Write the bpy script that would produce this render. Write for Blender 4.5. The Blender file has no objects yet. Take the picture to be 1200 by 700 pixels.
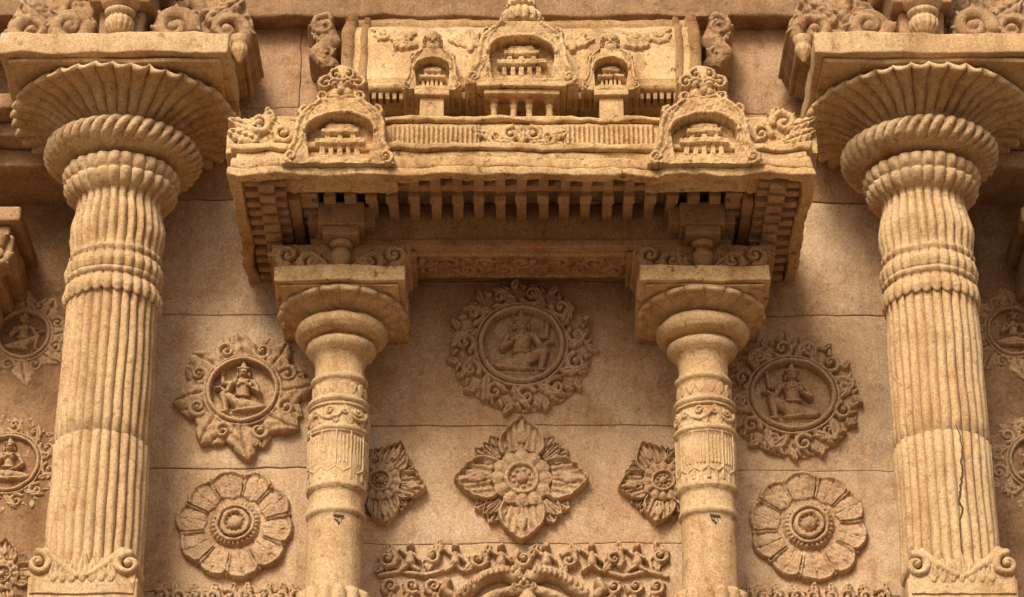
import bpy, math, random
import numpy as np
from mathutils import Matrix, Vector
PI=math.pi
ZC=8.95            # height of the middle of the visible facade above the ground
random.seed(7)
scene=bpy.context.scene

# ------------------------------------------------------------------ materials
def stone(name,c1,c2,c3,stain=0.35,spots=0.3,bump=0.5,top=0.5,seed=0.0,pale=0.0,patch=0.0):
    m=bpy.data.materials.new(name); m.use_nodes=True
    nt=m.node_tree; N=nt.nodes; L=nt.links; N.clear()
    out=N.new('ShaderNodeOutputMaterial'); b=N.new('ShaderNodeBsdfPrincipled')
    L.new(b.outputs[0],out.inputs[0]); b.inputs['Roughness'].default_value=0.92
    b.inputs['Specular IOR Level'].default_value=0.15
    g=N.new('ShaderNodeNewGeometry')
    def noise(scale,detail=3,rough=0.6,vec=None,off=0):
        mp=N.new('ShaderNodeMapping'); mp.inputs['Location'].default_value=(seed+off,seed*1.7,off*2.1)
        if vec: mp.inputs['Scale'].default_value=vec
        L.new(g.outputs['Position'],mp.inputs['Vector'])
        n=N.new('ShaderNodeTexNoise'); n.inputs['Scale'].default_value=scale
        n.inputs['Detail'].default_value=detail; n.inputs['Roughness'].default_value=rough
        L.new(mp.outputs[0],n.inputs['Vector']); return n.outputs['Fac']
    def ramp(src,a,b_,ca=(0,0,0,1),cb=(1,1,1,1)):
        r=N.new('ShaderNodeValToRGB')
        if a>b_: a,b_,ca,cb=b_,a,cb,ca
        r.color_ramp.elements[0].position=a; r.color_ramp.elements[1].position=b_
        r.color_ramp.elements[0].color=ca; r.color_ramp.elements[1].color=cb
        L.new(src,r.inputs[0]); return r.outputs[0]
    def mix(kind,fac,A,B):
        x=N.new('ShaderNodeMix'); x.data_type='RGBA'; x.blend_type=kind
        if isinstance(fac,(int,float)): x.inputs[0].default_value=fac
        else: L.new(fac,x.inputs[0])
        for i,v in ((6,A),(7,B)):
            if isinstance(v,tuple): x.inputs[i].default_value=v+(1,)
            else: L.new(v,x.inputs[i])
        return x.outputs[2]
    def mul(a,k):
        x=N.new('ShaderNodeMath'); x.operation='MULTIPLY'; L.new(a,x.inputs[0])
        x.inputs[1].default_value=k
        return x.outputs[0]
    big=noise(1.3,5,0.66)
    col=mix('MIX',ramp(big,0.38,0.62),c1,c2)
    col=mix('MIX',mul(ramp(noise(4.2,5,0.75,off=5),0.47,0.64),0.85),col,c3)
    st=ramp(noise(6.0,4,0.65,(1,1,0.12),off=9),0.50,0.68)
    col=mix('MULTIPLY',mul(st,stain),col,(0.54,0.43,0.34))
    if patch: # cool grey weathered patches
        col=mix('MIX',mul(ramp(noise(2.1,4,0.7,(1,1,0.6),off=31),0.56,0.70),patch),col,(0.33,0.26,0.19))
    lich=noise(19,4,0.75,off=13)
    col=mix('MULTIPLY',mul(ramp(lich,0.58,0.65),spots),col,(0.27,0.21,0.16))
    if pale: col=mix('MIX',mul(ramp(lich,0.40,0.33),pale),col,(0.56,0.48,0.36))
    sx=N.new('ShaderNodeSeparateXYZ'); L.new(g.outputs['Normal'],sx.inputs[0])
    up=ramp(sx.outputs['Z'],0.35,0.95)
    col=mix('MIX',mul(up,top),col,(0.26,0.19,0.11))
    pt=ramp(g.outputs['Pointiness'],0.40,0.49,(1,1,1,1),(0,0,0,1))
    col=mix('MULTIPLY',mul(pt,0.85),col,(0.34,0.21,0.13))  # crevice dirt, strengthened so the colour also adds shade contrast in creases
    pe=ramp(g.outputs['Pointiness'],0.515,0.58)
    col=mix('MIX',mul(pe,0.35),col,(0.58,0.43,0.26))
    gr=noise(80,2,0.8,off=3)
    col=mix('OVERLAY',0.6,col,ramp(gr,0.25,0.75,(0.18,0.18,0.18,1),(0.82,0.82,0.82,1)))
    L.new(col,b.inputs['Base Color'])
    b1=N.new('ShaderNodeBump'); b1.inputs['Strength'].default_value=bump; b1.inputs['Distance'].default_value=0.007
    L.new(noise(44,3,0.85,off=2),b1.inputs['Height'])
    L.new(b1.outputs[0],b.inputs['Normal'])
    return m
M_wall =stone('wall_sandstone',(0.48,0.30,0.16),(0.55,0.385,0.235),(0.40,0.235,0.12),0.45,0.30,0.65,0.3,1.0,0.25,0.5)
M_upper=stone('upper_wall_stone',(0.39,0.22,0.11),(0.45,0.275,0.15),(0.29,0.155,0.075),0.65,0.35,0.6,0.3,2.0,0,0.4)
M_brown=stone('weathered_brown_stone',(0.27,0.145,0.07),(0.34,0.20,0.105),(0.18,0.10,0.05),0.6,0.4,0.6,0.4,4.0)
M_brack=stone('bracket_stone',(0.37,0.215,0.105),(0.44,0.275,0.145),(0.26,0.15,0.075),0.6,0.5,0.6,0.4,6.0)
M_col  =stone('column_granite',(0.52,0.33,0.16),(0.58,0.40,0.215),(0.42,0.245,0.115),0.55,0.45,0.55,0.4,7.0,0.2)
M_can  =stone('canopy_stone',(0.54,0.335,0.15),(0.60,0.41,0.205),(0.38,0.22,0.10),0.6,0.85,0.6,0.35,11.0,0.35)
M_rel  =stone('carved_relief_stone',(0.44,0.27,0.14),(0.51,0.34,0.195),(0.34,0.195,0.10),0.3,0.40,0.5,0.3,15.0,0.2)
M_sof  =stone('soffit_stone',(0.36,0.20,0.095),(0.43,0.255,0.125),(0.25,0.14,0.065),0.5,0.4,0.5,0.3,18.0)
def flat(name,c,rough=0.9):
    m=bpy.data.materials.new(name); m.use_nodes=True
    nt=m.node_tree; b=nt.nodes['Principled BSDF']; b.inputs['Roughness'].default_value=rough
    n=nt.nodes.new('ShaderNodeTexNoise'); n.inputs['Scale'].default_value=3; n.inputs['Detail'].default_value=6
    r=nt.nodes.new('ShaderNodeValToRGB'); r.color_ramp.elements[0].color=tuple(x*0.75 for x in c)+(1,); r.color_ramp.elements[1].color=tuple(x*1.2 for x in c)+(1,)
    nt.links.new(n.outputs['Fac'],r.inputs[0]); nt.links.new(r.outputs[0],b.inputs['Base Color']); return m
M_ground=flat('sandy_paving',(0.23,0.165,0.105)); M_ink=flat('black_paint',(0.03,0.03,0.03)); M_crack=flat('crack_grime',(0.06,0.035,0.02))

# ------------------------------------------------------------------ geometry helpers (local frame x, q=out from wall, z)
def vnoise(P,scale,seed):
    r=np.random.RandomState(seed); out=np.zeros(len(P))
    for i in range(9):
        k=r.normal(size=3); k*=scale*(0.5+1.3*r.rand())/np.linalg.norm(k)
        out+=np.sin(P@k*2*PI+r.rand()*6.28)
    return out/3.0
class Geo:
    def __init__(s): s.V=[];s.F4=[];s.F3=[];s.n=0
    def add(s,V,F4=None,F3=None):
        V=np.asarray(V,float)
        if F4 is not None and len(F4): s.F4.append(np.asarray(F4,int)+s.n)
        if F3 is not None and len(F3): s.F3.append(np.asarray(F3,int)+s.n)
        s.V.append(V); s.n+=len(V); return s
def mk(name,geo,mat,parent=None,jit=0.0025,seed=1,loc=None):
    V=np.concatenate(geo.V).copy()
    if jit:
        d=np.stack([vnoise(V,2.2,seed*7+i)*jit+vnoise(V,9,seed*7+i+3)*jit*0.6 for i in range(3)],1); V+=d
    V[:,1]*=-1; V[:,2]+=ZC
    F4=np.concatenate(geo.F4)[:,::-1] if geo.F4 else np.zeros((0,4),int)
    F3=np.concatenate(geo.F3)[:,::-1] if geo.F3 else np.zeros((0,3),int)
    me=bpy.data.meshes.new(name); me.vertices.add(len(V)); me.vertices.foreach_set('co',V.ravel().astype(np.float32))
    nl=F4.size+F3.size; me.loops.add(nl); me.loops.foreach_set('vertex_index',np.concatenate([F4.ravel(),F3.ravel()]).astype(np.int32))
    me.polygons.add(len(F4)+len(F3))
    st=np.concatenate([np.arange(len(F4))*4,F4.size+np.arange(len(F3))*3]).astype(np.int32)
    me.polygons.foreach_set('loop_start',st)
    me.polygons.foreach_set('use_smooth',np.ones(len(F4)+len(F3),bool))
    me.update(calc_edges=True); me.validate()
    me.materials.append(mat)
    o=bpy.data.objects.new(name,me); scene.collection.objects.link(o)
    if parent is not None:
        o.parent=parent; o.matrix_parent_inverse=Matrix.Translation(-Vector(parent.location))
    return o
def group(name,x,q,z):
    e=bpy.data.objects.new(name,None); e.location=(x,-q,z+ZC); e.empty_display_size=0.2
    scene.collection.objects.link(e); return e
def rbox(g,x0,x1,q0,q1,z0,z1,bev=0.01,step=0.12):
    lo=np.array([x0,q0,z0]);hi=np.array([x1,q1,z1]); bev=min(bev,(hi-lo).min()*0.45)
    Ls=[]
    for a,b in zip(lo,hi):
        n=max(2,int((b-a)/step)+1)
        Ls.append(np.concatenate([[a,a+bev*0.25,a+bev*0.6],np.linspace(a+bev,b-bev,n),[b-bev*0.6,b-bev*0.25,b]]))
    for ax in range(3):
        u,v=(ax+1)%3,(ax+2)%3
        for side in (0,1):
            A,B=np.meshgrid(Ls[u],Ls[v],indexing='ij'); P=np.zeros(A.shape+(3,))
            P[...,ax]=Ls[ax][-1 if side else 0];P[...,u]=A;P[...,v]=B
            P=P.reshape(-1,3); C=np.clip(P,lo+bev,hi-bev); D=P-C
            P=C+D/np.linalg.norm(D,axis=1)[:,None]*bev
            na,nb=A.shape; I=np.arange(na*nb).reshape(na,nb)
            F=np.stack([I[:-1,:-1],I[1:,:-1],I[1:,1:],I[:-1,1:]],-1).reshape(-1,4)
            g.add(P,F if side else F[:,::-1])
    return g
def lathe(g,cx,cq,prof,n=0,spf=10,step=0.012,seg=96,twist=0,cap=True):
    """prof rows: z,r,flute_amp,z_scallop"""
    prof=[tuple(p)+(0,)*(4-len(p)) for p in prof]
    rows=[]
    for a,b in zip(prof[:-1],prof[1:]):
        d=math.hypot(b[0]-a[0],b[1]-a[1]); k=max(1,min(6,int(d/step)))
        for i in range(k): rows.append([a[j]+(b[j]-a[j])*i/k for j in range(4)])
    rows.append(list(prof[-1])); R=np.array(rows)
    S=n*spf if n else seg
    th=np.linspace(0,2*PI,S,endpoint=False)
    T=th[None,:]+twist*(R[:,0:1]-R[0,0])
    f=np.abs(np.cos(n*T/2))**0.7 if n else np.zeros_like(T)
    rr=R[:,1:2]+R[:,2:3]*(f-0.7); zz=R[:,0:1]+R[:,3:4]*f
    P=np.stack([cx+rr*np.cos(th),cq+rr*np.sin(th),zz+0*th],-1).reshape(-1,3)
    I=np.arange(len(R)*S).reshape(len(R),S); J=np.roll(I,-1,1)
    F=np.stack([I[:-1],J[:-1],J[1:],I[1:]],-1).reshape(-1,4)
    g.add(P,F)
    if cap:
        for row,fl in ((0,True),(-1,False)):
            ring=P.reshape(len(R),S,3)[row]; c=ring.mean(0)
            V=np.vstack([ring,c]); k=np.arange(S); F3=np.stack([k,(k+1)%S,np.full(S,S)],1)
            g.add(V,None,F3[:,::-1] if fl else F3)
    return g

class Relief:
    """carved relief: height field sculpted with rounded strokes"""
    def __init__(s,w,h,n=240):
        s.x=np.linspace(-w,w,int(2*w*n)+1); s.z=np.linspace(-h,h,int(2*h*n)+1)
        s.X,s.Z=np.meshgrid(s.x,s.z,indexing='ij'); s.H=np.zeros_like(s.X)
    def win(s,x0,x1,z0,z1):
        a,b=np.searchsorted(s.x,[x0,x1]); c,d=np.searchsorted(s.z,[z0,z1]); return slice(max(a-1,0),b+1),slice(max(c-1,0),d+1)
    def cap(s,p0,p1,r0,r1,h,base=0,sub=False):
        r=max(r0,r1); w=s.win(min(p0[0],p1[0])-r,max(p0[0],p1[0])+r,min(p0[1],p1[1])-r,max(p0[1],p1[1])+r)
        X=s.X[w];Z=s.Z[w]
        if X.size==0: return
        dx,dz=p1[0]-p0[0],p1[1]-p0[1]; L=dx*dx+dz*dz+1e-12
        t=np.clip(((X-p0[0])*dx+(Z-p0[1])*dz)/L,0,1)
        d=np.hypot(X-p0[0]-t*dx,Z-p0[1]-t*dz); rr=r0+(r1-r0)*t+1e-9
        k=1-(d/rr)**2; v=h*np.sqrt(np.clip(k,0,1))*(0.4+0.6*rr/r)
        if sub: s.H[w]=np.where(k>0,np.maximum(s.H[w]-v,0.004),s.H[w])
        else: s.H[w]=np.where(k>0,np.maximum(s.H[w],base+v),s.H[w])
    def line(s,pts,r0,r1,h,base=0,sub=False):
        n=len(pts)-1
        for i in range(n):
            s.cap(pts[i],pts[i+1],r0+(r1-r0)*i/n,r0+(r1-r0)*(i+1)/n,h,base,sub)
    def disc(s,c,r,h,bev=0.01,rx=1.0):
        d=np.hypot((s.X-c[0])/rx,s.Z-c[1]); k=np.clip((r-d)/bev,0,1); s.H=np.where(d<r,np.maximum(s.H,h*(0.4+0.6*np.sqrt(k))),s.H)
    def setdisc(s,c,r,h,rx=1.0):
        d=np.hypot((s.X-c[0])/rx,s.Z-c[1]); s.H=np.where(d<r,h,s.H)
    def ring(s,c,R,w,h,base=0,rx=1.0):
        d=np.abs(np.hypot((s.X-c[0])/rx,s.Z-c[1])-R); k=1-(d/w)**2
        s.H=np.where(k>0,np.maximum(s.H,base+h*np.sqrt(np.clip(k,0,1))),s.H)
    def beads(s,c,R,n,r,h,base=0,rx=1.0):
        for i in range(n):
            a=2*PI*i/n; p=(c[0]+R*rx*math.cos(a),c[1]+R*math.sin(a)); s.cap(p,p,r,r,h,base)
    def box(s,x0,x1,z0,z1,h):
        w=s.win(x0,x1,z0,z1); s.H[w]=np.maximum(s.H[w],h)
    def setbox(s,x0,x1,z0,z1,h):
        w=s.win(x0,x1,z0,z1); s.H[w]=h
    def leaf(s,c,a,L,W,h,base=0,ser=5,sa=0.18,bend=0.0,pw=0.75,rim=False):
        w=s.win(c[0]-L*1.1-W,c[0]+L*1.1+W,c[1]-L*1.1-W,c[1]+L*1.1+W); X=s.X[w]-c[0];Z=s.Z[w]-c[1]
        if X.size==0: return
        u=(X*math.cos(a)+Z*math.sin(a))/L; v=-X*math.sin(a)+Z*math.cos(a); v=v-bend*L*u*u
        uu=np.clip(u,0.0001,1); wd=W*np.sin(PI*uu**pw)**0.8*(1-sa+sa*np.abs(np.sin(ser*PI*uu)))+1e-6
        k=1-(v/wd)**2; ok=(u>0)&(u<1)&(k>0)
        if rim:   # broad petal: hollowed blade, raised lip, centre vein
            e=(wd-np.abs(v)); t=np.exp(-((e-W*.10)/(W*.085))**2)
            val=base+h*(0.42+0.5*t+0.22*np.exp(-(v/(W*.07))**2)+0.10*np.cos(np.abs(v)/W*22-uu*9))*np.clip(e/(W*.05),0.25,1)
            s.H[w]=np.where(ok,val,s.H[w]); return
        vein=0.25*np.exp(-(v/(W*0.09))**2)+0.14*(0.5+0.5*np.cos(2*PI*(ser*uu+np.abs(v)/W*1.2)))
        val=base+h*(np.sqrt(np.clip(k,0,1))*0.75+0.35*uu*np.abs(v/wd))*(1-vein)
        s.H[w]=np.where(ok,np.maximum(s.H[w],val),s.H[w])
    def curl(s,c,R,rot,dr,h,base=0,w=None,turns=1.35,lobes=True):
        w=w or R*0.34; pts=[];K=20
        for i in range(K+1):
            t=i/K; a=rot+dr*t*2*PI*turns; r=(R-w*0.6)*(1-t)**0.75
            pts.append((c[0]+r*math.cos(a),c[1]+r*math.sin(a)))
        s.line(pts,w,w*0.45,h*0.8,base); s.cap(c,c,w*0.8,w*0.8,h,base)
        if lobes:
            for i in range(0,12,2):
                p=pts[i]; a=math.atan2(p[1]-c[1],p[0]-c[0])-dr*0.5
                s.cap(p,(p[0]+math.cos(a)*w*1.1,p[1]+math.sin(a)*w*1.1),w*0.55,w*0.3,h*0.75,base)
        return pts
    def roughen(s,a=0.003,f=18,seed=3):
        P=np.stack([s.X.ravel(),s.Z.ravel(),0*s.X.ravel()+seed],1); n=vnoise(P,f,seed).reshape(s.X.shape)+0.6*vnoise(P,f*2.6,seed+9).reshape(s.X.shape)
        s.H=np.where(s.H>0,np.maximum(s.H+a*n,0.003),0)
    def build(s,g,o,back=0.02,U=(1,0,0),V=(0,0,1),N=(0,1,0),edge=True):
        o=np.array(o,float);U=np.array(U,float);Vv=np.array(V,float);Nn=np.array(N,float)
        if edge:
            s.H[0,:]=0;s.H[-1,:]=0;s.H[:,0]=0;s.H[:,-1]=0
        H=np.where(s.H>0,s.H,-back)
        P=o+s.X[...,None]*U+s.Z[...,None]*Vv+H[...,None]*Nn
        na,nb=s.X.shape; I=np.arange(na*nb).reshape(na,nb); M=s.H>0
        any_=M[:-1,:-1]|M[1:,:-1]|M[1:,1:]|M[:-1,1:]
        F=np.stack([I[:-1,:-1],I[1:,:-1],I[1:,1:],I[:-1,1:]],-1)[any_]
        if np.dot(np.cross(U,Vv),Nn)<0: F=F[:,::-1]
        used=np.unique(F); mp=np.full(na*nb,-1); mp[used]=np.arange(len(used))
        g.add(P.reshape(-1,3)[used],mp[F]); return g

# ------------------------------------------------------------------ seated deity carved as one continuous surface
def deity(R,c,S,base,d=0.05,var=0,m=1):
    def P(x,z): return (c[0]+m*x*S,c[1]+z*S)
    def C(a,b,r0,r1,h,bs=0): R.cap(P(*a),P(*b),r0*S,r1*S,h*d,base+bs*d)
    for i in range(-4,5):
        R.leaf(P(i*0.085,-0.40),-PI/2+i*0.05,0.12*S,0.06*S,0.5*d,base,2,0)
    C((-0.36,-0.40),(0.36,-0.40),0.035,0.035,0.45)
    if var==0:
        C((-0.15,0.13),(-0.32,0.13),0.055,0.045,0.6);C((-0.32,0.13),(-0.34,0.30),0.045,0.036,0.6);C((-0.34,0.36),(-0.34,0.36),0.06,0.06,0.6)
    C((0.15,0.13),(0.32,0.13),0.055,0.045,0.6);C((0.32,0.13),(0.35,0.30),0.045,0.036,0.6);C((0.33,0.31),(0.38,0.40),0.03,0.045,0.6)
    # torso, shoulders, hips
    C((-0.13,0.13),(0.13,0.13),0.065,0.065,0.85,0.1);C((0,0.1),(0.0,-0.10),0.135,0.10,1.0,0.15);C((0,-0.12),(0,-0.25),0.10,0.14,0.95,0.1)
    C((-0.06,0.07),(-0.06,0.07),0.05,0.05,0.5,0.78);C((0.06,0.07),(0.06,0.07),0.05,0.05,0.5,0.78)
    if var==0:
        C((-0.08,-0.24),(-0.35,-0.30),0.10,0.08,1.0,0.1);C((0.08,-0.24),(0.35,-0.30),0.10,0.08,1.0,0.1)
        C((-0.35,-0.31),(0.05,-0.35),0.068,0.05,1.0,0.2);C((0.35,-0.31),(-0.04,-0.34),0.068,0.05,1.0,0.05)
        C((0.05,-0.35),(0.15,-0.34),0.045,0.03,1.0,0.3)
    else:
        C((0.04,-0.24),(0.30,-0.08),0.10,0.08,1.0,0.1);C((0.30,-0.08),(0.26,-0.36),0.07,0.048,1.0,0.1);C((0.24,-0.37),(0.36,-0.38),0.04,0.03,0.9)
        C((-0.06,-0.25),(-0.32,-0.31),0.10,0.075,1.0,0.1);C((-0.32,-0.32),(0.06,-0.36),0.065,0.045,1.0,0.15);C((0.06,-0.36),(0.14,-0.37),0.04,0.03,1.0)
    # front arms with hands
    C((-0.18,0.11),(-0.26,-0.06),0.055,0.046,0.9,0.15);C((-0.26,-0.06),(-0.13,0.02),0.044,0.032,1.0,0.35);
    for k in range(4): C((-0.13,0.02),(-0.145+0.02*k,0.085+0.008*(k%3)),0.016,0.010,0.6,0.75)
    C((-0.13,0.02),(-0.09,0.04),0.014,0.010,0.6,0.75)
    C((0.18,0.11),(0.27,-0.06),0.055,0.046,0.9,0.15)
    if var==0: C((0.27,-0.06),(0.13,-0.17),0.044,0.034,1.0,0.3);C((0.13,-0.17),(0.05,-0.19),0.035,0.022,0.9,0.5)
    else: C((0.27,-0.06),(0.35,0.02),0.044,0.032,1.0,0.2);C((0.35,0.02),(0.43,0.03),0.03,0.02,0.9,0.2)
    R.line([P(-0.10,0.13),P(-0.04,0.08),P(0.04,0.08),P(0.10,0.13)],0.014*S,0.014*S,0.25*d,base+1.1*d)
    C((-0.1,-0.13),(0.1,-0.13),0.018,0.018,0.3,1.0)
    # neck, head, crown
    C((0,0.15),(0,0.22),0.055,0.055,0.8,0.15);C((0,0.255),(0,0.285),0.08,0.088,1.0,0.35)
    C((-0.09,0.27),(-0.095,0.22),0.025,0.02,0.8,0.2);C((0.09,0.27),(0.095,0.22),0.025,0.02,0.8,0.2)
    C((0,0.285),(0,0.255),0.012,0.02,0.35,1.25);C((-0.03,0.225),(0.03,0.225),0.013,0.013,0.25,1.2)
    C((-0.05,0.285),(-0.02,0.285),0.012,0.01,0.2,1.2);C((0.05,0.285),(0.02,0.285),0.012,0.01,0.2,1.2)
    C((-0.085,0.335),(0.085,0.335),0.028,0.028,1.0,0.35);C((0,0.35),(0,0.45),0.08,0.04,1.0,0.25);C((0,0.46),(0,0.48),0.035,0.02,0.9,0.2)

def deity_medallion(x,z,R,ri,kind,var,m,seed,rx=1.0,q0=0.0):
    rnd=random.Random(seed); e=group('deity_medallion',x,q0,z)
    r=Relief(R*1.10,R*1.10,250); h=R*0.16
    rm=(ri+R)/2; T=np.arctan2(r.Z,r.X); D=np.hypot(r.X,r.Z)
    if kind=='leafy':
        r.disc((0,0),rm*.95,0.02)
        n=8
        for k in range(n):
            a2=2*PI*(k+.5)/n+PI/2
            r.leaf((ri*.9*math.cos(a2),ri*.9*math.sin(a2)),a2+rnd.uniform(-.1,.1),(R-ri)*1.0,R*0.22,h*.8,0.010,3,0.30,-0.1,1.0)
        for k in range(n):
            a=2*PI*k/n+PI/2; L=(R-ri)*1.2*rnd.uniform(0.82,1.02)
            if k==4: L=(R-ri)*1.28
            r.leaf((ri*0.95*math.cos(a),ri*0.95*math.sin(a)),a+rnd.uniform(-.05,.15),L,R*0.25,h*1.25,0.012,3,0.25,0.22,.85)
            a2=a+PI/n
            r.curl((rm*0.93*math.cos(a2),rm*0.93*math.sin(a2)),R*0.17,a2+2,1 if k%2 else -1,h*1.1,0.014)
            r.curl((R*.83*math.cos(a2-.17),R*.83*math.sin(a2-.17)),R*0.095,a2,-1 if k%2 else 1,h*1.0,0.008)
    else:
        n=11 if kind=='round' else 12; ph=rnd.random()*6
        lob=R*(0.93+0.05*np.abs(np.sin(n*T/2+ph))+0.02*np.abs(np.cos(n*1.5*T+ph)))
        r.H=np.where(D<lob,0.016+0.010*np.sqrt(np.clip((lob-D)/.03,0,1)),0)
        for k in range(n):
            a=2*PI*(k+.5)/n-2*ph/n+rnd.uniform(-.05,.05); rr=rm*rnd.uniform(1.0,1.03); s=(R-ri)
            c=(rr*math.cos(a),rr*math.sin(a)); dr=1 if kind=='round' else (1 if k%2 else -1)
            r.curl(c,s*0.40*rnd.uniform(.9,1.08),a+2.2,dr,h,0.018,w=s*.12)
            aa=a+PI/n; p=(ri*1.12*math.cos(aa),ri*1.12*math.sin(aa))
            r.leaf(p,aa+dr*.55,s*0.95,s*.20,h*1.05,0.018,3,0.22,dr*.25,.8)
            p=(rr*1.12*math.cos(aa+.05),rr*1.12*math.sin(aa+.05)); r.leaf(p,aa-dr*.5,s*0.46,s*.15,h*.9,0.016,2,0.2)
            for j in (-.14,.0,.14):
                p=(R*.90*math.cos(a+j),R*.90*math.sin(a+j)); r.cap(p,(R*.96*math.cos(a+j+.05),R*.96*math.sin(a+j+.05)),s*.10,s*.06,h*.7,.016)
    r.ring((0,0),ri,R*0.05,h*0.9,0.03,rx)
    r.setdisc((0,0),ri-R*0.03,0.006,rx)
    r.ring((0,0),ri*1.13,R*0.028,h*0.6,0.03,rx)
    r.roughen(0.0024,14,seed)
    g=Geo(); r.build(g,(x,q0,z)); mk('foliage_wreath',g,M_rel,e,0.0015,seed)
    f=Relief(ri*1.0*rx,ri*1.0,420)
    deity(f,(0,0.01),ri*1.86,0.008,0.06,var,m); f.H=np.where(np.hypot(f.X/rx,f.Z)<ri*.98,f.H,0); f.roughen(0.0015,35,seed)
    g=Geo(); f.build(g,(x,q0,z),0.01); mk('seated_deity',g,M_rel,e,0.0,seed)
    return e

def lotus(x,z,R,n,seed,q0=0.0,name='lotus_rosette'):
    e=group(name,x,q0,z); r=Relief(R*1.03,R*1.03,260)
    T=np.arctan2(r.Z,r.X)+0.1*seed; D=np.hypot(r.X,r.Z)/R
    D=D*(1+.012*np.sin(3*T+seed)+.01*np.sin(7*T+2*seed)); T=T+.02*np.sin(4*T+seed)
    pet=np.abs(np.cos(n*T/2)); pet2=np.abs(np.sin(n*T/2))
    out=0.85+0.15*pet**.45
    a=np.clip((D-0.42)/(out-0.42),0,1)
    edge=np.exp(-((D-out+0.045)/0.035)**2)+np.exp(-((pet-0.18)/0.09)**2)*0.9
    hp=0.022+0.014*pet**0.5*np.sin(PI*np.clip(a,0.0,1))**0.6+0.020*edge*(a>0.05)-0.008*np.exp(-(pet2/0.10)**2)-0.020*np.exp(-(pet/0.05)**2)
    H=np.where(D<out,np.maximum(hp,0.012),0)
    H=np.where(D<0.47+0.05*pet2,0.016,H)
    hi=0.040+0.014*np.abs(np.cos(n*1.5*T))*(D>0.30)
    H=np.where(D<0.43,np.maximum(H,hi*np.sqrt(np.clip((0.43-D)/0.06,0,1))),H)
    r.H=H
    r.ring((0,0),R*0.31,R*0.035,0.022,0.045); r.ring((0,0),R*0.21,R*0.045,0.02,0.055)
    r.setdisc((0,0),R*0.165,0.05); r.cap((0,0),(0,0),R*0.13,R*0.13,0.035,0.05); r.beads((0,0),R*0.155,12,R*0.02,0.012,0.05)
    for k in range(n):
        t2=2*PI*k/n-0.1*seed; t=t2+PI/n
        r.cap((R*0.6*math.cos(t2),R*0.6*math.sin(t2)),(R*0.80*math.cos(t2),R*0.80*math.sin(t2)),R*0.012,R*0.035,0.02,0.02)
        r.leaf((R*.70*math.cos(t),R*.70*math.sin(t)),t,R*.25,R*.07,.024,.016,1,0,0,1.1)
    r.roughen(0.0022,20,seed+30)
    g=Geo(); r.build(g,(x,q0,z)); mk('carved_petals',g,M_rel,e,0.003,seed+5); return e

def star(x,z,R,seed,q0=0.0,a0=0.0,n=4,name='star_lotus_ornament'):
    e=group(name,x,q0,z); r=Relief(R*1.05,R*1.05,260); st=2*PI/n
    for k in range(n):   # squared lobes behind
        a=a0+k*st+st/2
        for j in (-.22,.22): r.leaf((R*0.15*math.cos(a),R*0.15*math.sin(a)),a+j,R*0.70,R*0.17,0.045,0.004,1,0,0,1.3,True)
        r.leaf((R*0.15*math.cos(a),R*0.15*math.sin(a)),a,R*0.66,R*0.15,0.055,0.006,1,0,0,1.2,True)
    for k in range(n):
        a=a0+k*st
        r.leaf((R*0.10*math.cos(a),R*0.10*math.sin(a)),a,R*0.90,R*0.36,0.070,0.010,1,0.05,0,1.0,True)
        for j in (-1,1):
            aa=a+j*.50; r.curl((R*.60*math.cos(aa),R*.60*math.sin(aa)),R*.075,aa+j*3,j,.03,.02,lobes=False)
        p=(R*.55*math.cos(a),R*.55*math.sin(a)); r.leaf(p,a,R*.30,R*.09,.03,.04,2,.1)
    T=np.arctan2(r.Z,r.X);D=np.hypot(r.X,r.Z)/R
    r.H=np.where(D<0.46,np.where(D<0.41+0.05*np.abs(np.cos(6*T)),0.050+0.018*np.abs(np.cos(6*T))*np.sin(PI*np.clip((D-0.2)/0.25,0,1)),0.014),r.H)
    r.ring((0,0),R*0.23,R*0.035,0.02,0.055); r.setdisc((0,0),R*0.19,0.05); r.beads((0,0),R*0.135,9,R*0.03,0.016,0.05); r.cap((0,0),(0,0),R*0.09,R*0.09,0.035,0.05)
    r.roughen(0.0022,20,seed)
    g=Geo(); r.build(g,(x,q0,z)); mk('carved_petals',g,M_rel,e,0.003,seed); return e

# ------------------------------------------------------------------ wall
e=group('temple_wall',0,0,0)
rr=random.Random(3)
low=[-8.95,-8.3,-7.7,-7.1,-6.5,-5.9,-5.3,-4.7,-4.1,-3.5,-3.0,-2.45]
def courses(g,x0,x1,zs,qf,vj=()):
    for i,(a,b) in enumerate(zip(zs[:-1],zs[1:])):
        xs=[x0]+[v for (k,v) in vj if k==i]+[x1]
        if b<=-2.4: xs=[x0,(x0+x1)/2+rr.uniform(-.3,.3),x1]
        for u,v in zip(xs[:-1],xs[1:]):
            j=rr.uniform(-.005,.005)
            rbox(g,u+0.0015,v-0.0015,qf-0.30,qf+j,a+0.0015,b-0.0015,0.007,0.08)
g=Geo()
courses(g,-2.5,-1.03,low+[-1.83,-1.08,-0.10,0.655],0)
courses(g,-1.026,1.026,low+[-1.541,-0.812,0.12],0)
courses(g,1.03,2.5,low+[-1.85,-1.10,-0.11,0.64],0)
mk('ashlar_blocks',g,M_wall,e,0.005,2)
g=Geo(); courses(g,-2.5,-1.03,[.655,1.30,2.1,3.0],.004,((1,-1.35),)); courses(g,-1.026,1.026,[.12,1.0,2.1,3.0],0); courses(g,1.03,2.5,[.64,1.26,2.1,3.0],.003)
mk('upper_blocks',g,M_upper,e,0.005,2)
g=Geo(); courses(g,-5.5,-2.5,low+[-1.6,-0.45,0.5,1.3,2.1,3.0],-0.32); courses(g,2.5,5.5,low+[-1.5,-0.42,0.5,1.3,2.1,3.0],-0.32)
mk('recessed_blocks',g,M_upper,e,0.004,3)
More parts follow.
